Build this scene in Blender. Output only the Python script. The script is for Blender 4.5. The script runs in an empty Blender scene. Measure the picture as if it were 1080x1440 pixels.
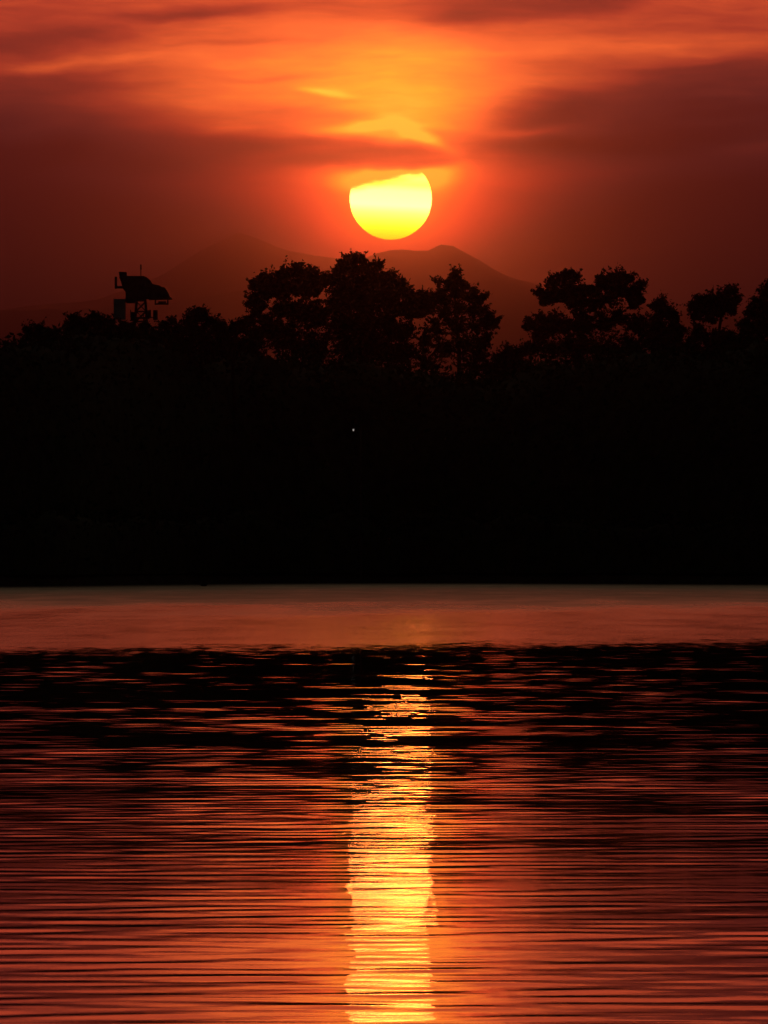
import bpy, math, random
import numpy as np
from mathutils import Vector, Matrix
rng = np.random.default_rng(7)
random.seed(7)
S = bpy.context.scene
COL = S.collection

# ------------------------------------------------------------------ camera
F = 12430.0            # focal length in pixels of the 1080 x 1440 photograph
HY = 780.0             # picture row of the horizon
EYE = 1.7
cam_d = bpy.data.cameras.new('camera')
cam_d.sensor_fit = 'AUTO'; cam_d.sensor_width = 36.0
cam_d.lens = F / 1440.0 * 36.0
cam_d.clip_start = 0.5; cam_d.clip_end = 60000
cam = bpy.data.objects.new('camera', cam_d); COL.objects.link(cam)
cam.location = (0, 0, EYE)
cam.rotation_euler = (math.radians(90) + math.atan((HY - 720) / F), 0, 0)
S.camera = cam

def at(px, py, Y):
    "world point at distance Y that stands at a place of the photograph"
    return Vector(((px - 540) * Y / F, Y, EYE + (HY - py) * Y / F))

# ------------------------------------------------------------------ world: dusk sky with sun disc and clouds
W = bpy.data.worlds.new('World'); S.world = W; W.use_nodes = True
wt = W.node_tree; wt.nodes.clear()

class V:
    "a float socket with arithmetic"
    def __init__(s, sock): s.s = sock
    def __add__(a, b): return op('ADD', a, b)
    def __radd__(a, b): return op('ADD', b, a)
    def __sub__(a, b): return op('SUBTRACT', a, b)
    def __rsub__(a, b): return op('SUBTRACT', b, a)
    def __mul__(a, b): return op('MULTIPLY', a, b)
    def __rmul__(a, b): return op('MULTIPLY', b, a)
    def __truediv__(a, b): return op('DIVIDE', a, b)
NT = wt
def op(o, *args, clamp=False):
    n = NT.nodes.new('ShaderNodeMath'); n.operation = o; n.use_clamp = clamp
    for i, x in enumerate(args):
        if isinstance(x, V): NT.links.new(x.s, n.inputs[i])
        else: n.inputs[i].default_value = float(x)
    return V(n.outputs[0])
def smooth(x, a, b):
    n = NT.nodes.new('ShaderNodeMapRange'); n.interpolation_type = 'SMOOTHSTEP'
    NT.links.new(x.s, n.inputs['Value'])
    lo, hi, t0, t1 = (a, b, 0, 1) if a < b else (b, a, 1, 0)
    for k, v in (('From Min', lo), ('From Max', hi), ('To Min', t0), ('To Max', t1)): n.inputs[k].default_value = v
    return V(n.outputs['Result'])
def noise(x, y, z=0.0, scale=1.0, detail=4, rough=0.5, tree=None):
    c = NT.nodes.new('ShaderNodeCombineXYZ')
    for i, q in enumerate((x, y, z)):
        if isinstance(q, V): NT.links.new(q.s, c.inputs[i])
        else: c.inputs[i].default_value = float(q)
    n = NT.nodes.new('ShaderNodeTexNoise'); n.inputs['Scale'].default_value = scale
    n.inputs['Detail'].default_value = detail; n.inputs['Roughness'].default_value = rough
    NT.links.new(c.outputs[0], n.inputs['Vector'])
    return V(n.outputs['Fac']) - 0.5
def lin(c): return tuple(((x / 255) / 12.92 if x / 255 <= .04045 else ((x / 255 + .055) / 1.055) ** 2.4) for x in c)
def ramp(fac, stops):
    n = NT.nodes.new('ShaderNodeValToRGB'); e = n.color_ramp.elements
    while len(e) < len(stops): e.new(0.5)
    for el, (p, c) in zip(e, stops): el.position = p; el.color = (*c, 1)
    NT.links.new(fac.s, n.inputs[0]); return n.outputs[0]
def mixc(f, a, b, mode='MIX'):
    n = NT.nodes.new('ShaderNodeMix'); n.data_type = 'RGBA'; n.blend_type = mode; n.clamp_result = False
    if isinstance(f, V): NT.links.new(f.s, n.inputs[0])
    else: n.inputs[0].default_value = f
    for i, q in ((6, a), (7, b)):
        if isinstance(q, tuple): n.inputs[i].default_value = (*q, 1)
        else: NT.links.new(q, n.inputs[i])
    return n.outputs[2]

SUN_X, SUN_Y = 549.5, 279.5
SUN_EL = math.atan((HY - SUN_Y) / F); SUN_AZ = math.atan((SUN_X - 540) / F)
tc = wt.nodes.new('ShaderNodeTexCoord')
sp = wt.nodes.new('ShaderNodeSeparateXYZ'); wt.links.new(tc.outputs['Generated'], sp.inputs[0])
dx, dy, dz = (V(sp.outputs[i]) for i in range(3))
az = op('ARCTAN2', dx, dy)                      # azimuth from the view's north
el = op('ARCSINE', dz)                          # elevation
PX = az * F + 540.0                             # angles counted in 1/12430 rad steps, horizon at 780
PY = HY - el * F
wx = noise(PX / 260., PY / 90., 3.1, 1, 4, .55)
wy = noise(PX / 240., PY / 110., 8.4, 1, 4, .55)
QX = PX + wx * 110.
QY = PY + wy * 38.
def g(cx, cy, sx, sy, deg=0.0, p=1.0, soft=False):
    "oval bank of cloud or light, turned by deg (positive: right end rises)"
    X, Y = (PX, PY) if soft else (QX, QY)
    c, s = math.cos(math.radians(deg)), math.sin(math.radians(deg))
    a = (X - cx) * (c / sx) - (Y - cy) * (s / sx)
    b = (X - cx) * (s / sy) + (Y - cy) * (c / sy)
    r = a * a + b * b
    if p != 1.0: r = op('POWER', r, p)
    return op('EXPONENT', r * -1.0)

t = smooth(PY, 400, 130) * 0.36 + 0.01 + smooth(PY, 250, 60) * 0.30
t = t + g(548, 285, 220, 115, soft=True) * 0.78 + g(552, 285, 110, 66, soft=True) * 0.34 + g(552, 330, 150, 55, soft=True) * 0.30
t = t + g(530, 120, 250, 110, soft=True) * 0.42 + g(560, 140, 130, 80) * 0.28
t = t + g(300, 100, 230, 60, 5) * 0.12 + g(900, 66, 280, 16, 3) * 0.17 - g(960, 96, 110, 5, 3) * 0.12 - g(455, 165, 90, 7, -4) * 0.12
# dark cloud banks
t = t - g(940, 160, 265, 62, 9, 3) * 0.33 - g(760, 150, 75, 28, 6, 2) * 0.20
t = t - g(740, 8, 170, 27, 4, 2) * 0.32 - g(640, 34, 55, 16) * 0.26
t = t - g(20, 165, 175, 75, 6, 2) * 0.22 - g(70, 58, 150, 15, 3) * 0.20
t = t - g(245, 215, 200, 30, 0, 2) * 0.18 - g(390, 206, 80, 13, 0) * 0.26
t = t - g(280, 20, 120, 9, 4) * 0.34 - g(330, 62, 110, 6, 3) * 0.10 - g(200, 118, 120, 9, 4) * 0.08 - g(500, 18, 60, 12, 0) * 0.10 - smooth(op('ABSOLUTE', PX - 560.), 250, 620) * 0.06
t = t - g(520, 220, 100, 14, 3, 1.5) * 0.62 - g(590, 229, 62, 7, 6) * 0.45 - g(480, 202, 75, 10, -6) * 0.34
t = t - g(745, 203, 115, 11, 0) * 0.30 - g(380, 110, 55, 4, 2) * 0.12 - g(920, 300, 230, 70, 4) * 0.10
t = t - g(300, 300, 200, 26, 0) * 0.06
# lit wisps
t = t + g(270, 145, 150, 38, 4) * 0.14 + g(800, 236, 150, 20, 6) * 0.13
t = t + g(455, 134, 42, 5, -10) * 0.34 + g(592, 194, 50, 8, -26) * 0.42 + g(520, 180, 66, 8, 4) * 0.36 - g(545, 205, 60, 8, -10) * 0.2
t = t + g(320, 182, 38, 8, 2) * 0.16 + g(745, 184, 55, 5, 6) * 0.26 + g(555, 248, 80, 15, 5) * 0.55 + g(625, 242, 40, 30) * 0.22
t = t + g(75, 90, 95, 8, 6) * 0.20 + g(215, 80, 70, 6, 4) * 0.08 + g(650, 95, 80, 20, -4) * 0.10
# fine unevenness everywhere
t = t + noise(PX / 330., PY / 60., 1.7, 1, 6, .6) * 0.32 * smooth(PY, 420, 150)
t = t + noise(QX / 90., QY / 13., 5.7, 1, 5, .62) * 0.24 * smooth(PY, 330, 180)
t = t + noise(QX / 190. + QY / 120., QY / 24., 7.9, 1, 5, .6) * 0.20 * smooth(PY, 290, 130)
t = t - smooth(op('ABSOLUTE', PX - 550.), 180, 560) * smooth(PY, 170, 340) * 0.16
t = t + noise(QX / 60., QY / 7., 2.7, 1, 3, .6) * 0.10 * smooth(PY, 260, 120)
t = t - smooth(PY, 285, 375) * smooth(op('ABSOLUTE', PX - 550.), 50, 210) * 0.30
# away from the sun the glow goes out
t = t - smooth(el, 0.10, 0.2) * 0.28 - smooth(op('ABSOLUTE', az), 0.03, 0.5) * 0.45 - smooth(el, 0.2, 0.8) * 0.2
t = op('MAXIMUM', t, 0.06)
tt = t / 1.6
K = 1 / 1.6
low = ramp(tt, [(0, lin((5, 3, 4))), (.2 * K, lin((44, 16, 18))), (.33 * K, lin((78, 22, 23))), (.45 * K, lin((112, 27, 25))), (.6 * K, lin((158, 36, 28))),
                (.8 * K, (.70, .032, .016)), (1.0 * K, (1.25, .062, .022)), (1.2 * K, (1.7, .13, .022)), (1.38 * K, (2.0, .34, .022)), (1.55 * K, (2.3, .72, .04))])
high = ramp(tt, [(0, lin((6, 5, 5))), (.2 * K, lin((46, 26, 25))), (.33 * K, lin((84, 36, 29))), (.45 * K, lin((118, 44, 31))), (.6 * K, lin((160, 58, 36))),
                 (.8 * K, (.66, .094, .024)), (1.0 * K, (1.10, .178, .036)), (1.2 * K, (1.45, .33, .036)), (1.38 * K, (1.9, .56, .035)), (1.55 * K, (2.2, .78, .06))])
sky = mixc(smooth(PY, 320, 120), low, high)
# greyer, dimmer air high up
nish = wt.nodes.new('ShaderNodeTexSky'); nish.sky_type = 'NISHITA'; nish.sun_disc = False
nish.sun_elevation = SUN_EL; nish.sun_rotation = SUN_AZ
nish.air_density = 2.0; nish.dust_density = 6.0; nish.ozone_density = 1.5
nsc = mixc(1.0, nish.outputs[0], (0.05, 0.05, 0.05), 'MULTIPLY')
sky = mixc(smooth(el, 0.10, 0.21) * 0.85, sky, lin((80, 68, 47)))
sky = mixc(smooth(el, 0.22, 0.6) * 0.93, sky, lin((9, 8, 9)))
sky = mixc(smooth(op('ABSOLUTE', az), 0.10, 0.9) * 0.96, sky, lin((6, 4, 4)))
nfac = smooth(el, 0.2, 0.7) * 0.06
sky = mixc(nfac, sky, nsc)
# sun disc, its top behind a bank of cloud
r = op('SQRT', (PX - SUN_X) * (PX - SUN_X) + (PY - SUN_Y) * (PY - SUN_Y))
disc = smooth(r, 58.6, 56.6)
edge = PY + (PX - SUN_X) * 0.22 + noise(PX / 30., PY / 9., 2.2, 1, 4, .6) * 14.
veil = smooth(edge, 247, 264)
dcol = ramp(smooth(PY - (PX - SUN_X) * 0.05, 345, 232), [(0.0, (14, 1.6, 0.01)), (0.12, (20, 3.0, 0.03)), (0.24, (26, 4.8, 0.25)), (0.36, (28, 5.6, .6)), (0.5, (28, 6.2, 1.35)), (0.75, (28, 6.0, 1.0)), (0.86, (27, 5.4, .35)), (1.0, (24, 4.8, 0.6))])
sky = mixc(disc * veil, sky, dcol)
bg = wt.nodes.new('ShaderNodeBackground'); wt.links.new(sky, bg.inputs[0])
SKY_GAIN = 2.75
bg.inputs[1].default_value = SKY_GAIN
wo = wt.nodes.new('ShaderNodeOutputWorld'); wt.links.new(bg.outputs[0], wo.inputs[0])
W.cycles.sampling_method = 'MANUAL'; W.cycles.sample_map_resolution = 2048

# the sun's own light: far down in the haze it gives next to nothing
sun_d = bpy.data.lights.new('sun', 'SUN'); sun_d.energy = 0.0002; sun_d.angle = math.radians(0.53)
sun_d.color = (1.0, 0.45, 0.12)
sun = bpy.data.objects.new('sun', sun_d); COL.objects.link(sun)
sdir = Vector((math.sin(SUN_AZ) * math.cos(SUN_EL), math.cos(SUN_AZ) * math.cos(SUN_EL), math.sin(SUN_EL)))
sun.rotation_euler = sdir.to_track_quat('Z', 'Y').to_euler()
S.view_settings.view_transform = 'Standard'; S.view_settings.look = 'None'
S.view_settings.exposure = 0.0; S.view_settings.gamma = 1.0; S.view_settings.use_curve_mapping = False
S.cycles.volume_bounces = 0
S.cycles.max_bounces = 6

# ------------------------------------------------------------------ materials
def mat(name, col, rough=0.9, var=0.35, scale=2.0, metallic=0.0):
    global NT
    m = bpy.data.materials.new(name); m.use_nodes = True; NT = m.node_tree
    b = NT.nodes['Principled BSDF']
    tcn = NT.nodes.new('ShaderNodeTexCoord'); nz = NT.nodes.new('ShaderNodeTexNoise')
    nz.inputs['Scale'].default_value = scale; nz.inputs['Detail'].default_value = 5
    NT.links.new(tcn.outputs['Object'], nz.inputs['Vector'])
    c = ramp(V(nz.outputs['Fac']), [(0.3, tuple(x * (1 - var) for x in col)), (0.7, tuple(x * (1 + var) for x in col))])
    NT.links.new(c, b.inputs['Base Color'])
    b.inputs['Roughness'].default_value = rough; b.inputs['Metallic'].default_value = metallic
    b.inputs['Specular IOR Level'].default_value = 0.2
    return m
M_LEAF = mat('dark_foliage', (0.035, 0.05, 0.022), .8, .5, 1.2)
M_LEAF2 = mat('olive_foliage', (0.05, 0.055, 0.025), .8, .5, 1.2)
M_BARK = mat('bark', (0.06, 0.045, 0.03), .95, .4, 5)
M_SOIL = mat('bank_soil', (0.06, 0.048, 0.034), .98, .4, .6)
M_ROCK = mat('mountain_rock', (0.10, 0.085, 0.07), 1, .3, .003)
M_STEEL = mat('painted_steel', (0.07, 0.065, 0.06), .7, .3, 3)
M_PANEL = mat('pale_panel', (0.30, 0.36, 0.38), .7, .15, 2)
M_GLASS = mat('dusty_glass', (0.10, 0.11, 0.12), .35, .1, 2)
M_BIRD = mat('black_plumage', (0.03, 0.028, 0.027), .7, .3, 20)
M_BEAK = mat('pale_beak', (0.5, 0.48, 0.42), .5, .1, 20)
m = bpy.data.materials.new('lamp_light'); m.use_nodes = True
m.node_tree.nodes['Principled BSDF'].inputs['Emission Color'].default_value = (1, .95, .85, 1)
m.node_tree.nodes['Principled BSDF'].inputs['Emission Strength'].default_value = .22
M_LAMP = m

# ------------------------------------------------------------------ mesh helpers
def mesh_from(name, verts, faces, m, parent=None, smoothed=False):
    "verts (n,3), faces (k,4 or 3) arrays -> one linked object"
    verts = np.asarray(verts, dtype=np.float32); faces = np.asarray(faces, dtype=np.int32)
    me = bpy.data.meshes.new(name)
    k = faces.shape[1]
    me.vertices.add(len(verts)); me.vertices.foreach_set('co', verts.ravel())
    me.loops.add(faces.size); me.loops.foreach_set('vertex_index', faces.ravel())
    me.polygons.add(len(faces)); me.polygons.foreach_set('loop_start', np.arange(0, faces.size, k, dtype=np.int32))
    if smoothed: me.polygons.foreach_set('use_smooth', np.ones(len(faces), dtype=bool))
    me.update(calc_edges=True); me.validate()
    me.materials.append(m)
    o = bpy.data.objects.new(name, me); COL.objects.link(o)
    if parent: o.parent = parent
    return o
class MB:
    "collects quads"
    def __init__(s): s.v = []; s.f = []; s.n = 0
    def add(s, v, f):
        v = np.asarray(v, float); f = np.asarray(f, int)
        s.v.append(v); s.f.append(f + s.n); s.n += len(v)
    def tube(s, pts, radii, k=6):
        pts = [np.asarray(p, float) for p in pts]; n = len(pts); vs = []
        for i, p in enumerate(pts):
            d = pts[min(i + 1, n - 1)] - pts[max(i - 1, 0)]; d /= (np.linalg.norm(d) + 1e-9)
            a = np.cross(d, (0, 0, 1) if abs(d[2]) < .9 else (1, 0, 0)); a /= np.linalg.norm(a); b = np.cross(d, a)
            for j in range(k):
                w = 2 * math.pi * j / k
                vs.append(p + radii[i] * (math.cos(w) * a + math.sin(w) * b))
        fs = [(i * k + j, i * k + (j + 1) % k, (i + 1) * k + (j + 1) % k, (i + 1) * k + j) for i in range(n - 1) for j in range(k)]
        s.add(vs, fs)
        for e in (0, n - 1):                      # caps
            c = len(vs); base = s.n - c + e * k
            for j in range(1, k - 1, 2): s.f.append(np.array([(base, base + j, base + j + 1, base + (j + 2) % k if j + 2 < k else base)])) if j + 2 <= k - 1 else None
    def box(s, c, d, rz=0.0, ry=0.0):
        c = np.array(c, float); hx, hy, hz = (q / 2 for q in d); q = []
        R = np.array(Matrix.Rotation(rz, 3, 'Z') @ Matrix.Rotation(ry, 3, 'Y'))
        for z in (-hz, hz):
            for x, y in ((-hx, -hy), (hx, -hy), (hx, hy), (-hx, hy)): q.append(c + R @ np.array((x, y, z)))
        s.add(q, [(3, 2, 1, 0), (4, 5, 6, 7), (0, 1, 5, 4), (1, 2, 6, 5), (2, 3, 7, 6), (3, 0, 4, 7)])
    def build(s, name, m, parent=None, smoothed=False):
        return mesh_from(name, np.concatenate(s.v), np.concatenate(s.f), m, parent, smoothed)
def prism(name, outline, y0, y1, m, parent):
    "outline in x, z; thickness along y; bevelled"
    import bmesh
    bm = bmesh.new()
    a = [bm.verts.new((x, y0, z)) for x, z in outline]
    f = bm.faces.new(a)
    r = bmesh.ops.extrude_face_region(bm, geom=[f])
    bmesh.ops.translate(bm, verts=[e for e in r['geom'] if isinstance(e, bmesh.types.BMVert)], vec=(0, y1 - y0, 0))
    bmesh.ops.recalc_face_normals(bm, faces=bm.faces)
    bmesh.ops.bevel(bm, geom=list(bm.edges), offset=.03, segments=1, affect='EDGES')
    me = bpy.data.meshes.new(name); bm.to_mesh(me); bm.free(); me.materials.append(m)
    o = bpy.data.objects.new(name, me); COL.objects.link(o); o.parent = parent
    return o
def empty(name, loc, label, cat, group=None):
    o = bpy.data.objects.new(name, None); COL.objects.link(o); o.location = loc; o.empty_display_size = .3
    o['label'] = label; o['category'] = cat
    if group: o['group'] = group
    return o
def struct(o): o['kind'] = 'structure'; return o
def fbm(x, seed=0, octs=5, lac=2.0, gain=.5):
    "1-D value noise"
    r = np.random.default_rng(seed); tab = r.uniform(-1, 1, 4096); out = 0; a = 1.0; f = 1.0
    for k in range(octs):
        q = np.asarray(x) * f + 37.1 * k; i = np.floor(q).astype(int); u = q - i; u = u * u * (3 - 2 * u)
        out = out + a * (tab[i % 4096] * (1 - u) + tab[(i + 1) % 4096] * u); a *= gain; f *= lac
    return out
def fbm2(x, y, seed=0, octs=4, gain=.5):
    r = np.random.default_rng(seed); tab = r.uniform(-1, 1, (256, 256)); out = 0; a = 1.0; f = 1.0
    for k in range(octs):
        X = x * f + 17.3 * k; Y = y * f + 5.9 * k
        i = np.floor(X).astype(int); j = np.floor(Y).astype(int); u = X - i; v = Y - j
        u = u * u * (3 - 2 * u); v = v * v * (3 - 2 * v); i %= 256; j %= 256; i1 = (i + 1) % 256; j1 = (j + 1) % 256
        out = out + a * ((tab[i, j] * (1 - u) + tab[i1, j] * u) * (1 - v) + (tab[i, j1] * (1 - u) + tab[i1, j1] * u) * v)
        a *= gain; f *= 2
    return out

# ------------------------------------------------------------------ shore line
def shore(x):
    "distance of the far bank at x"
    x = np.asarray(x, float)
    px = 540 + x * F / 520
    row = np.interp(px, [-400, 0, 120, 230, 330, 560, 800, 1080, 1500], [826, 824.6, 823.4, 821.6, 820.2, 819.4, 820.2, 821.2, 823])
    d = EYE * F / (row - HY)
    return d + fbm(x / 6, 3, 3) * 1.2

# ------------------------------------------------------------------ ground: one sheet, lake bed, bank, plain to the horizon
xs = np.concatenate([[-9000, -3000, -1000, -500, -250, -140], np.linspace(-90, 90, 181), [140, 250, 500, 1000, 3000, 9000]])
prof = [(-1500, 1.0), (-60, 1.0), (-12, .9), (-2.5, .1), (-1.0, -.3), (4, -1.6)]                # near bank, behind the camera
bank = [(-6, -1.0), (-1.5, -.35), (0.0, .02), (.8, .35), (2.5, .6), (6, .8), (14, 1.0), (40, 1.1)]
rows = []
sh = shore(np.clip(xs, -90, 90))
for y, z in prof: rows.append(np.stack([xs, np.full_like(xs, y), np.full_like(xs, z)], 1))
rows.append(np.stack([xs, np.full_like(xs, 250.), np.full_like(xs, -2.)], 1))
for d, z in bank: rows.append(np.stack([xs, sh + d, z + (0.12 * fbm(xs / 2.2 + 9 * d, 5, 4) if d > .5 else 0 * xs)], 1))
for y in (700, 900, 1500, 3000, 7000, 12000, 20000, 31000): rows.append(np.stack([xs * (1 if y < 3000 else 1.6), np.full_like(xs, y), np.full_like(xs, 1.2)], 1))
gv = np.concatenate(rows); nx = len(xs); ny = len(rows)
ii, jj = np.meshgrid(np.arange(ny - 1), np.arange(nx - 1), indexing='ij'); b0 = (ii * nx + jj).ravel()
struct(mesh_from('ground', gv, np.stack([b0, b0 + 1, b0 + nx + 1, b0 + nx], 1), M_SOIL, smoothed=True))

# ------------------------------------------------------------------ water
WAVE = 0.0064          # rms slope of the ripples in the open, calmer water
def ruffle_edge(x): return 158.0 + 1.15 * x
y1 = np.arange(24, 80, .06); y2 = 80 + np.cumsum(np.full(1050, .08)); y3 = y2[-1] + np.cumsum(np.linspace(.08, .7, 500)); y4 = np.linspace(y3[-1] + 2, 585, 60)
wyv = np.concatenate([[-3.5, 0, 6, 12, 18], y1, y2, y3, y4])
u = np.linspace(-1, 1, 241)
cols = np.concatenate([[-60, -12, -3, -1.4], u, [1.4, 3, 12, 60]])
halfw = np.clip(wyv, 20, 600) * 0.0435 * 1.35 + 2.0
wxv = cols[None, :] * halfw[:, None]
Yg = np.repeat(wyv[:, None], len(cols), 1)
wgt = np.where(np.abs(cols) <= 1.0, 1.0, 0.0)[None, :] * np.ones_like(Yg)
Z = np.zeros_like(Yg)
r2 = np.random.default_rng(11)
NW = 162
lam = np.exp(r2.uniform(math.log(.3), math.log(3.2), NW))
ang = np.radians(r2.normal(8, 1, NW) + r2.normal(0, 1, NW) * np.interp(lam, [.4, .8, 2], [50, 32, 16])); ph = r2.uniform(0, 2 * math.pi, NW)
spec = np.exp(-((np.log(lam) - math.log(.62)) / .62) ** 2)
lam[-12:] = np.exp(r2.uniform(math.log(3.5), math.log(11), 12)); ang[-12:] = np.radians(r2.normal(5, 28, 12)); spec[-12:] = 0
sl = spec * WAVE * math.sqrt(2) / math.sqrt((spec ** 2).sum()); sl[-12:] = .0008
patch = 0.95 + 0.34 * fbm2(wxv / 1.7, Yg / 7.0, 21, 4) + .22 * fbm2(wxv / 5., Yg / 4.0, 23, 3)
patch = np.clip(patch, .35, 1.6)
env = np.interp(Yg, [24, 40, 70, 110, 150, 170, 200], [.60, .90, 1.25, 1.42, 1.28, 1.2, 1.2])
for l, a, p, s_ in zip(lam, ang, ph, sl):
    k = 2 * math.pi / l
    dk = np.array(0.12 if l < 1 else 0.06)                      # short waves fade out where the grid is too coarse
    fade = np.clip((l / np.interp(Yg, [80, 81, 164, 350], [.06, .08, .08, .7]) - 2.6) / 2, 0, 1)
    fadex = np.clip((l / np.maximum(halfw[:, None] / 120, .01) / max(abs(math.sin(a)), .05) - 3) / 3, 0, 1)
    Z += (s_ / k) * np.sin(k * (Yg * math.cos(a) - wxv * math.sin(a)) + p) * fade * fadex
Z *= patch * env * wgt
wv = np.stack([wxv.ravel(), Yg.ravel(), Z.ravel()], 1)
nx = len(cols); ny = len(wyv)
ii, jj = np.meshgrid(np.arange(ny - 1), np.arange(nx - 1), indexing='ij'); b0 = (ii * nx + jj).ravel()
MW = bpy.data.materials.new('lake_water'); MW.use_nodes = True; NT = MW.node_tree
pb = NT.nodes['Principled BSDF']
geo = NT.nodes.new('ShaderNodeNewGeometry'); sp = NT.nodes.new('ShaderNodeSeparateXYZ'); NT.links.new(geo.outputs['Position'], sp.inputs[0])
gx, gy = V(sp.outputs[0]), V(sp.outputs[1])
dist = gy - gx * 1.15 - 158. + noise(gx / 2.5, gy / 9., 1, 1, 4, .6) * 26. + noise(gx / .35, gy / 2.4, 1, 1, 3, .7) * 46.
ruf = smooth(dist, -6, 14)
far = smooth(gy + noise(gx / 9., gy / 60., 5, 1, 4, .6) * 190., 225, 370)
band = smooth(noise(gx / 40., gy / 14., 9, 1, 3, .5), 0.02, 0.2)
# a slick of still water lying near the right edge
slick = smooth(op('ABSOLUTE', gy - 218. - noise(gx / 3., gy / 9., 4, 1, 3, .6) * 14.), 5.0, 1.0) * smooth(gx, 8, 14)
NT.links.new((ruf * (0.125 + far * 0.25 + band * far * 0.05 + noise(gx / 2.2, gy / 16., 3, 1, 5, .65) * (0.16 + far * 0.10)) * (1.0 - slick * .8) + 0.012 + smooth(gy, 95, 35) * .024).s, pb.inputs['Roughness'])
pb.inputs['Base Color'].default_value = (0.006, 0.007, 0.006, 1); pb.inputs['IOR'].default_value = 1.333
bn = NT.nodes.new('ShaderNodeBump'); bn.inputs['Strength'].default_value = 1.0
near = smooth(gy, 110, 40)
hgt = noise(gx / .9, gy / .16, 2, 1, 2, .5) * near * 0.0009 + noise(gx / .09, gy / 1.6, 11, 1, 1, .5) * smooth(gy, 220, 120) * 0.0008 + noise(gx / 1.2, gy / .55, 6, 1, 3, .6) * ruf * 0.006
bn.inputs['Distance'].default_value = 1.0
NT.links.new(hgt.s, bn.inputs['Height']); NT.links.new(bn.outputs[0], pb.inputs['Normal'])
struct(mesh_from('water', wv, np.stack([b0, b0 + 1, b0 + nx + 1, b0 + nx], 1), MW, smoothed=True))

# ------------------------------------------------------------------ mountains far behind
def range_mesh(name, D, pts, seed, depth=3500):
    rp = np.array(pts, float)
    X = np.linspace(-.3 * D, .3 * D, 420); pxx = 540 + X * F / D
    top = EYE + (HY - np.interp(pxx, rp[:, 0], rp[:, 1])) * D / F
    top += fbm(X / 130., seed, 6, gain=.62) * 6
    ys = np.linspace(-1, 1, 61)
    XX, YY = np.meshgrid(X, ys); H = np.repeat(top[None], 61, 0)
    prof = (1 - np.abs(YY)) ** 1.15
    Zm = H * prof + fbm2(XX / 500., YY * depth / 500., seed, 5) * 38 * np.clip(np.abs(YY) * 6, 0, 1) * (1 - np.abs(YY))
    V3 = np.stack([XX.ravel(), (D + YY * depth * .5).ravel(), Zm.ravel()], 1)
    n = 420; a, b = np.meshgrid(np.arange(60), np.arange(n - 1), indexing='ij'); q = (a * n + b).ravel()
    return struct(mesh_from(name, V3, np.stack([q, q + 1, q + n + 1, q + n], 1), M_ROCK, smoothed=True))
range_mesh('mountains', 29000, [(-1500, 500), (-600, 470), (-100, 440), (120, 425), (220, 392), (290, 350), (335, 328), (365, 335), (400, 349), (440, 358), (480, 366), (540, 380), (640, 400), (900, 430), (2500, 470)], 31)
range_mesh('mountains', 23000, [(-1500, 500), (200, 430), (400, 398), (470, 376), (510, 364), (535, 356), (560, 352), (585, 353.5), (606, 354), (615, 349), (627, 345), (637, 349), (650, 356), (666, 363), (690, 375), (720, 388), (760, 400), (800, 410), (850, 420), (900, 425), (1080, 450), (2500, 480)], 47)

# ------------------------------------------------------------------ foliage
def leaf_quads(C, size, r, flat=.0):
    "one diamond leaf spray per centre"
    n = len(C)
    a = r.normal(size=(n, 3)); a /= np.linalg.norm(a, axis=1, keepdims=True)
    b = r.normal(size=(n, 3)); b -= (b * a).sum(1, keepdims=True) * a; b /= np.linalg.norm(b, axis=1, keepdims=True)
    s = (size * r.uniform(.6, 1.3, n))[:, None]
    v = np.stack([C - a * s, C - b * s * .45, C + a * s, C + b * s * .45], 1).reshape(-1, 3)
    f = np.arange(4 * n).reshape(-1, 4)
    return v, f

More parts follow.
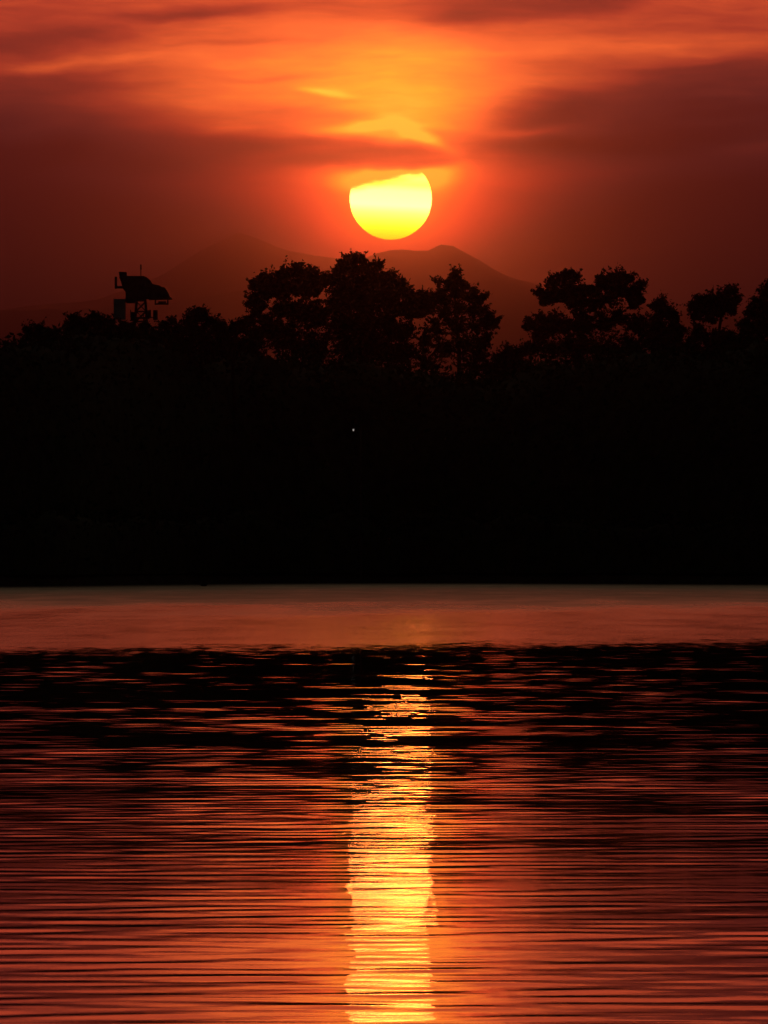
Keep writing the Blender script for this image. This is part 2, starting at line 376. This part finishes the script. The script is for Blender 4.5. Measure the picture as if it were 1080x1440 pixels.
def tree(label, Y, base_px, blobs, leaf=.125, dens=1.0, seed=0, mt=None, group='trees along the far bank', name='tree', trunk_r=.22, ragged=1.0, droop=0.0, kind='tree', split_row=None):
    """blobs: (px, py, radius_px[, squash]) foliage masses as they stand against the sky; each is given its own depth"""
    r = np.random.default_rng(seed); rr = random.Random(seed)
    base = at(base_px, HY, Y); base.z = 1.0
    root = empty(name, base, label, kind, group)
    B = np.array(base)
    k = Y / F
    wood = MB(); L = []; sc = Y / 545.; trunk_r *= sc; leaf *= sc ** .6
    top = min(b[1] for b in blobs); zt = EYE + (HY - top) * k
    # trunk
    zc = EYE + (HY - np.median([b[1] for b in blobs])) * k
    tp = [np.array((0, 0, -.3))]
    nseg = 6
    for i in range(1, nseg + 1):
        tp.append(np.array((r.normal(0, .12) * i ** .5, r.normal(0, .15), (zc - 1) * i / nseg)))
    mx = np.mean([at(b[0], b[1], Y).x for b in blobs]) - base.x
    for i, p in enumerate(tp): p[0] += mx * .6 * (i / nseg) ** 2
    wood.tube(tp, [trunk_r * (1 - .6 * i / nseg) for i in range(nseg + 1)], 8)
    nodes = [p for p in tp[2:]]
    order = []
    for b in blobs:
        px, py, rp = b[:3]; sq = b[3] if len(b) > 3 else .85
        c = np.array(at(px, py, Y)) - B
        c[1] = r.uniform(-1, 1) * 2.2
        order.append((np.linalg.norm((c - tp[-1]) * np.array((1, 1, .8))), c, rp * k * (.9 if ragged < 2.1 else .78), sq))
    order.sort(key=lambda q: q[0])
    for _, c, R, sq in order:
        # bough from the nearest wood already grown, coming from below
        s0 = min(nodes, key=lambda q: np.linalg.norm(c - q) + max(0, q[2] - c[2]) * 1.5)
        ln = np.linalg.norm(c - s0)
        m1 = s0 + (c - s0) * .35 + r.normal(0, .10 * ln ** .7, 3); m2_ = s0 + (c - s0) * .7 + r.normal(0, .08 * ln ** .7, 3)
        w = trunk_r * .30 * min(1.3, (R + .3))
        wood.tube([s0, m1, m2_, c], [w, w * .8, w * .6, w * .4], 5)
        nodes += [m1, m2_, c]
        lobes = r.normal(size=(6, 3)) * np.array((1, 1, .8)); lobes /= np.linalg.norm(lobes, axis=1, keepdims=True)
        nt = int((13 * sc + 30 * R) * dens)
        for q in range(nt):
            d = r.normal(size=3); d /= np.linalg.norm(d)
            lob = .62 + .52 * max(0, float((lobes @ d).max())) ** 5
            d[2] = d[2] * sq + .10 - droop * .3
            far_ = r.random() < .34 + .12 * ragged
            e = c + d * R * lob * (r.uniform(.95, 1.35 + .34 * ragged) if far_ else r.uniform(.4, 1.0))
            if droop: e[2] -= droop * R * r.uniform(0, .6)
            w0 = c + (e - c) * .1
            wood.tube([w0, (w0 + e) / 2 + r.normal(0, .06, 3), e + (e - c) * .06], [.03 * sc, .018 * sc, .007 * sc], 3)
            m_ = int(sc * (9 if far_ else 20) * dens * r.uniform(.4, 1.5))
            cl = (.075 if far_ else .16) * sc * r.uniform(.5, 1.6) * (.6 + .4 * R / sc)
            L.append(e + r.normal(0, 1, (m_, 3)) * cl * np.array((1, 1, .7 + droop)))
            m2 = int(6 * dens)
            L.append(c + (e - c) * r.uniform(.4, 1, (m2, 1)) + r.normal(0, .06, (m2, 3)))
        if c[2] > zc * .55:
            for q in range(int(4 * ragged)):                          # thin shoots beyond the crown
                d = r.normal(size=3) * np.array((1, 1, .6)); d[2] = abs(d[2]) * .7 + .5 - droop; d /= np.linalg.norm(d)
                e0 = c + d * R * .5; e1 = c + d * (R * r.uniform(1.0, 1.5) + sc * r.uniform(.1, .5)); em = (e0 + e1) / 2 + r.normal(0, .08, 3)
                wood.tube([e0, em, e1], [.022, .014, .006], 3)
                w_ = r.uniform(.1, 1, (9, 1)) ** .6
                L.append(e0 + (e1 - e0) * w_ + r.normal(0, .07, (9, 3)))
        m3 = int(80 * dens * R ** 2)
        d = r.normal(size=(m3, 3)); d /= np.linalg.norm(d, axis=1, keepdims=True)
        L.append(c + d * R * (r.uniform(0, 1, (m3, 1)) ** .45) * .56 * np.array((1, 1, sq)))
    L = np.concatenate(L)
    v, f = leaf_quads(L, leaf, r)
    wood.build('trunk', M_BARK, root, True)
    mesh_from('crown', v, f, mt or M_LEAF, root)
    return root

T = tree
# left part of the skyline
T('low ragged tree at the far left edge of the bank', 520, 12, [(-14, 515, 20), (6, 512, 16), (22, 498, 12), (14, 489, 6), (34, 500, 14), (33, 487, 7), (20, 530, 24), (45, 515, 20)], seed=1)
T('small tree with a two-lobed top left of the broad low tree', 525, 62, [(45, 474, 12), (55, 464, 9), (40, 465, 6), (68, 476, 11), (80, 482, 14), (60, 492, 22), (74, 468, 4), (85, 500, 25), (50, 510, 28)], seed=2)
T('broad flat-topped tree just left of the steel tower', 530, 120, [(98, 462, 14), (112, 455, 12), (126, 453, 11), (140, 454, 11), (152, 460, 12), (120, 474, 24), (145, 478, 22), (95, 482, 20), (168, 468, 13), (120, 505, 34), (160, 500, 30), (104, 449, 4), (133, 444, 4)], seed=3, dens=1.15)
T('dark rounded tree in front of the foot of the steel tower', 540, 190, [(180, 470, 14), (196, 474, 15), (208, 472, 11), (186, 492, 26), (212, 494, 22), (175, 458, 8), (203, 462, 6)], seed=4, dens=1.15)
T('low tree with thin upright sprigs right of the steel tower', 545, 236, [(228, 470, 10), (240, 466, 10), (252, 464, 12), (232, 484, 20), (255, 484, 24), (243, 452, 3), (229, 458, 4)], seed=5, ragged=1.6)
T('pointed tree with a small peak between the tower and the broad crown', 535, 280, [(264, 458, 10), (276, 448, 10), (285, 446, 8), (279, 439, 5), (293, 452, 9), (302, 462, 10), (280, 470, 24), (268, 446, 3), (300, 488, 28), (262, 490, 26), (312, 470, 9)], seed=6)
T('low tree with a level leafy top beside the broad crown', 540, 330, [(318, 466, 12), (330, 462, 11), (342, 464, 10), (325, 486, 26), (350, 484, 22), (311, 458, 4), (338, 455, 4)], seed=7)
# the big central crowns
T('big tree with a flattened overhanging crown and sky gaps, left of the tallest tree', 745, 420,
  [(362, 402, 11), (372, 392, 9), (391, 394, 13), (404, 386, 11), (419, 382, 12), (434, 384, 11), (444, 392, 9), (358, 420, 10, .6), (366, 430, 6), (375, 412, 15), (396, 410, 18), (420, 405, 20),
   (440, 410, 18), (352, 428, 5), (360, 441, 6), (352, 452, 9), (397, 436, 17), (421, 440, 24), (362, 470, 13), (384, 466, 17), (372, 452, 7), (445, 445, 30), (400, 475, 30), (455, 396, 8), (440, 490, 40), (350, 490, 22)],
  seed=8, dens=1.3, trunk_r=.35, leaf=.1255)
T('tallest tree of the bank, its tufted top under the setting sun', 737, 505,
  [(484, 372, 7), (493, 366, 6), (499, 361, 4), (507, 364, 5), (479, 381, 8), (496, 380, 12), (513, 378, 10), (525, 377, 8), (532, 375, 4), (468, 392, 9), (485, 398, 18), (508, 398, 20), (530, 392, 14),
   (544, 392, 9), (549, 387, 4), (556, 402, 11), (564, 398, 5), (565, 412, 12), (577, 419, 11), (588, 420, 8), (594, 416, 4), (597, 426, 6), (540, 415, 22), (515, 425, 30), (480, 425, 32), (555, 432, 18), (575, 440, 15), (589, 440, 9),
   (520, 455, 34), (485, 460, 36), (553, 462, 22), (566, 470, 16), (500, 490, 40), (535, 490, 28), (565, 500, 26)],
  seed=9, dens=1.35, trunk_r=.45, leaf=.1255, ragged=1.3)
T('feathery upright tree with thin separate sprays, right of the tallest tree', 732, 640,
  [(604, 436, 8), (609, 425, 6), (607, 416, 3), (619, 412, 7), (617, 398, 3.5), (624, 422, 10), (630, 404, 5), (637, 392, 5), (641, 385, 3), (646, 398, 5), (640, 412, 9), (652, 415, 7), (655, 403, 3), (662, 420, 7), (668, 410, 3), (672, 424, 6), (681, 418, 3.5),
   (646, 432, 15), (625, 440, 16), (668, 438, 10), (680, 436, 6), (688, 446, 5), (694, 459, 4.5), (697, 452, 2.5), (684, 458, 8), (640, 458, 22), (665, 460, 15), (612, 462, 18), (686, 474, 6), (678, 484, 11), (655, 486, 24), (625, 492, 28), (676, 502, 12), (665, 515, 24), (597, 480, 14), (600, 510, 24)],
  seed=10, trunk_r=.24, leaf=.12, ragged=2.9, dens=.85, mt=M_LEAF2)
T('low feathery shrub tree filling the dip between the two big groups', 734, 716, [(700, 506, 9), (712, 504, 11), (726, 500, 11), (706, 520, 20), (730, 512, 16), (716, 493, 4), (738, 494, 7), (725, 530, 30), (690, 522, 12)], seed=11, ragged=2., mt=M_LEAF2)
T('large open-crowned tree with outstretched boughs right of centre', 741, 815,
  [(757, 413, 4, .5), (764, 426, 7, .6), (768, 414, 9), (778, 420, 9), (776, 406, 6), (779, 396, 7, .6), (790, 391, 6), (800, 388, 6), (810, 390, 5), (801, 402, 9), (792, 414, 12), (812, 412, 13), (806, 428, 16), (826, 408, 9), (836, 411, 9),
   (846, 393, 6), (851, 402, 8), (862, 392, 9), (874, 390, 8), (883, 392, 6), (872, 405, 11), (856, 420, 14), (886, 414, 9), (895, 408, 8), (901, 402, 4), (899, 420, 5), (890, 430, 6), (835, 430, 16), (748, 457, 7, .6), (742, 461, 5, .6), (760, 462, 9, .6),
   (762, 447, 5), (775, 452, 11), (775, 466, 13), (758, 473, 9, .6), (795, 458, 18), (820, 460, 24), (850, 455, 22), (872, 445, 14), (890, 456, 14), (903, 462, 14), (750, 490, 11), (775, 490, 17), (805, 490, 28), (845, 492, 30), (885, 490, 26)],
  seed=12, trunk_r=.4, leaf=.125, ragged=2.0)
T('narrow willow with drooping strands beside the open-crowned tree', 748, 938, [(929, 424, 5), (932, 434, 8), (924, 446, 9), (942, 436, 7), (948, 446, 9), (926, 462, 14), (946, 462, 15), (956, 462, 8), (932, 484, 22), (955, 482, 14), (966, 490, 12), (915, 470, 12), (921, 428, 3)], seed=13, ragged=1.8, droop=1.0, mt=M_LEAF2)
T('slender tree with a tilted clumped crown on a thin bare trunk', 756, 1002,
  [(980, 428, 7), (990, 422, 8), (1001, 420, 8), (1000, 432, 11), (985, 438, 9), (1013, 426, 9), (1021, 416, 8), (1029, 411, 6), (1034, 422, 6), (1026, 430, 6), (1029, 438, 3.5), (1012, 440, 9), (1000, 447, 9), (976, 446, 6), (973, 434, 4)],
  seed=14, ragged=1.9, trunk_r=.2)
T('low bush under the slender clumped tree', 751, 990, [(977, 474, 10), (988, 470, 9), (982, 462, 6), (1000, 484, 18), (975, 494, 20), (1014, 472, 9), (1024, 474, 8), (1033, 482, 13), (1015, 494, 24), (1040, 498, 22)], seed=15, mt=M_LEAF2)
T('airy tree with hanging sprays at the right edge', 748, 1066, [(1080, 408, 7), (1086, 400, 8), (1074, 425, 7), (1062, 426, 5), (1068, 440, 9), (1054, 438, 5), (1050, 452, 7), (1084, 436, 11), (1062, 458, 9), (1047, 468, 9), (1080, 460, 14), (1058, 482, 15), (1078, 488, 18), (1100, 450, 20), (1110, 490, 30)], seed=16, droop=.8, ragged=2.0, mt=M_LEAF2)

# ------------------------------------------------------------------ the closed mass of wood below the skyline
def wood_mass(name, label, cat, Yoff, zfun, x0, x1, depth, n, size, seed, front=True):
    r = np.random.default_rng(seed)
    X = np.linspace(x0, x1, int((x1 - x0) / .7)); ys = np.linspace(0, 1, 15)
    sh_ = shore(np.clip(X, -90, 90))
    v = []
    for q in ys:
        p = (1 - abs(2 * q - 1) ** 2.6) ** .6
        v.append(np.stack([X, sh_ + Yoff + q * depth + fbm(X / 2.5 + 40 * q, seed + 1, 3) * .5, .6 + (zfun(X) - 1.2) * p * (1 + .05 * fbm(X / 1.8 + 11 * q, seed, 3))], 1))
    v = np.concatenate(v); n_ = len(X); a, b = np.meshgrid(np.arange(14), np.arange(n_ - 1), indexing='ij'); q = (a * n_ + b).ravel()
    F1 = np.stack([q, q + 1, q + n_ + 1, q + n_], 1)
    # leaf sprays over the surface
    i = r.integers(0, len(v) - n_ - 1, n)
    w = r.uniform(0, 1, (n, 2))
    C = v[i] + (v[np.minimum(i + 1, len(v) - 1)] - v[i]) * w[:, :1] * ((i + 1) % n_ != 0)[:, None] + (v[i + n_] - v[i]) * w[:, 1:]
    C += r.normal(0, .35, C.shape) + np.array((0, 0, .15))
    lv, lf = leaf_quads(C, size, r)
    o = mesh_from(name, np.concatenate([v, lv]), np.concatenate([F1, lf + len(v)]), M_LEAF)
    o['kind'] = 'stuff'; o['label'] = label; o['category'] = cat
    return o
def ztop(X):
    px = 540 + X * F / 556
    row = np.interp(px, [-900, -100, 0, 30, 90, 150, 215, 300, 420, 560, 600, 680, 700, 760, 880, 950, 1000, 1080, 1300, 2000], [480, 530, 540, 524, 504, 496, 496, 496, 500, 512, 514, 528, 530, 514, 500, 500, 502, 504, 490, 505])
    return EYE + (HY - row) * 556 / F + fbm(X / 1.6, 77, 4) * .35
wood_mass('woodland', 'dark closed mass of trees filling the far bank', 'woodland', 12, ztop, -95, 95, 26, 90000, .22, 51)
wood_mass('undergrowth', 'dark bushes down to the water at the foot of the trees', 'undergrowth', 1.2, lambda X: 4.2 + .7 * fbm(X / 2.6, 78, 4), -95, 95, 7, 30000, .2, 53)

# ------------------------------------------------------------------ steel tower behind the trees
TY = 600.0
tw = empty('lookout_tower', at(196, HY, TY) * 1.0, 'dark steel tower with a boxy cabin, antenna and sloping hood above the left trees', 'tower')
tw.location.z = 1.0
tb = np.array(tw.location)
def P(px, py, dy=0.0):
    q = np.array(at(px, py, TY)) - tb; q[1] += dy; return q
def oxz(pts): return [(P(a, b)[0], P(a, b)[2]) for a, b in pts]
prism('cabin', oxz([(178, 388.5), (203, 388.5), (209, 393), (210, 420), (204, 421), (203, 423.5), (192, 423.5), (190, 426), (177, 426), (177, 411), (173, 406), (171, 398), (168, 390), (178, 389.5)]), -.9, .9, M_STEEL, tw)
prism('hood', oxz([(205, 389), (211, 394), (215, 400), (224, 401.5), (228, 404), (232, 404.5), (236, 411), (239, 418), (242, 419), (242, 421), (209, 421.5)]), -1.1, 1.1, M_STEEL, tw)
prism('roof_box', oxz([(167, 382.5), (178, 382.5), (178.5, 391), (169, 392)]), -.55, .55, M_STEEL, tw)
b = MB(); b.tube([P(198, 389), P(198, 379)], [.035, .03], 6); b.tube([P(198, 379), P(198, 372)], [.06, .05], 6); b.build('antenna', M_STEEL, tw)
b = MB(); b.box(P(163, 397.5), (.16, .3, .82)); b.box(P(167.5, 404), (.5, .26, .16)); b.build('bracket', M_STEEL, tw)
prism('side_panel', oxz([(160, 420.5), (177, 420.5), (177, 450), (160, 450)]), -.5, -.38, M_PANEL, tw)
b = MB()
for sx in (218.5, 236): b.tube([P(sx, 420), P(sx, 428.5)], [.05, .05], 5)
b.tube([P(218, 427.5), P(237, 427.5)], [.06, .06], 5); b.box(P(228, 426), (.5, .5, .22)); b.build('hanging_rail', M_STEEL, tw)
b = MB(); b.box(P(218.5, 443), (.30, .3, .66)); b.tube([P(207, 447), P(218, 446)], [.04, .04], 5); b.build('equipment_box', M_STEEL, tw)
for lx0, lx1 in ((192, 186), (204.5, 210)):
    for dy in (-.7, .7):
        b = MB(); e = P(lx1, 560, dy * 1.6); b.tube([P(lx0, 422, dy), P((lx0 + lx1) / 2, 470, dy * 1.2), e], [.075, .075, .08], 6); 
        b.tube([e, np.array((e[0], e[1], -.3))], [.08, .09], 6); b.build('leg', M_STEEL, tw)
for dy in (-.7, .7):
    b = MB()
    for y0_, y1_ in ((424, 438), (438, 452), (452, 470), (470, 490)):
        b.tube([P(191.5, y0_, dy), P(205.5, y1_, dy)], [.03, .03], 4); b.tube([P(205, y0_, dy), P(191, y1_, dy)], [.03, .03], 4)
        b.tube([P(190.5, y1_, dy), P(206, y1_, dy)], [.035, .035], 4)
    b.build('cross_brace', M_STEEL, tw)
b = MB(); b.box(P(198, 447), (1.15, 1.5, .10)); 
for sx in (184, 212): b.tube([P(sx, 447, -.7), P(sx, 436, -.7)], [.03, .03], 4)
b.box(P(187.5, 445), (.35, .5, .6)); b.box(P(209.5, 441), (.25, .5, .45)); b.build('service_platform', M_STEEL, tw)
b = MB(); b.box(P(206.5, 401, -.92), (.24, .03, .75), 0, .25); b.build('window', M_GLASS, tw)

# ------------------------------------------------------------------ small lit lamp among the trees
LYd = float(shore((497 - 540) * 540 / F)) + 1.0
lp = empty('lamp_post', at(497, HY, LYd), 'tall thin lamp post with one tiny white light against the black trees', 'lamp post')
lp.location.z = .5
lh = at(497, 605, LYd).z - .5
b = MB(); b.tube([(.45, 0, -.4), (.45, 0, 3), (.45, 0, lh + .05)], [.08, .065, .045], 8); b.tube([(.45, 0, lh + .05), (.25, 0, lh + .18), (0, 0, lh + .17)], [.035, .03, .03], 6); b.build('pole', M_STEEL, lp)
b = MB(); b.box((0, 0, lh + .12), (.34, .16, .08)); b.build('lamp_head', M_STEEL, lp)
b = MB(); b.tube([(0, 0, lh + .08), (0, 0, lh + .03), (0, 0, lh - .03), (0, 0, lh - .06)], [.045, .065, .05, .015], 10); b.build('bulb', M_LAMP, lp, True)

# ------------------------------------------------------------------ water bird near the far bank
BYd = EYE * F / (824.2 - HY)
wb = empty('water_bird', at(287, 824.4, BYd), 'tiny dark water bird floating just off the far bank, left of centre', 'bird')
wb.location.z = 0
bpy_bm = __import__('bmesh')
def skin_bird():
    pts = [(-.21, .055, .012), (-.15, .06, .045), (-.05, .06, .075), (.06, .06, .075), (.13, .075, .05), (.155, .12, .028), (.165, .165, .028), (.19, .18, .034), (.215, .175, .022)]
    b = MB(); b.tube([(x, 0, z) for x, z, _ in pts], [q for *_, q in pts], 10); return b
skin_bird().build('body', M_BIRD, wb, True)
b = MB(); b.tube([(.21, 0, .175), (.245, 0, .168), (.26, 0, .163)], [.014, .009, .003], 6); b.build('beak', M_BEAK, wb)

# ------------------------------------------------------------------ haze
HZ = 7.2e-5
b = MB(); b.box((0, 15300, 540), (20000, 32000, 1090)); hz = b.build('haze', M_SOIL)
hz['kind'] = 'stuff'; hz['label'] = 'thin evening haze over lake and mountains'; hz['category'] = 'haze'
mh = bpy.data.materials.new('haze'); mh.use_nodes = True; NT = mh.node_tree; NT.nodes.clear()
pv = NT.nodes.new('ShaderNodeVolumePrincipled'); pv.inputs['Density'].default_value = HZ
pv.inputs['Color'].default_value = (.48, .29, .46, 1); pv.inputs['Anisotropy'].default_value = 0.988
om = NT.nodes.new('ShaderNodeOutputMaterial'); NT.links.new(pv.outputs[0], om.inputs['Volume'])
hz.data.materials.clear(); hz.data.materials.append(mh)
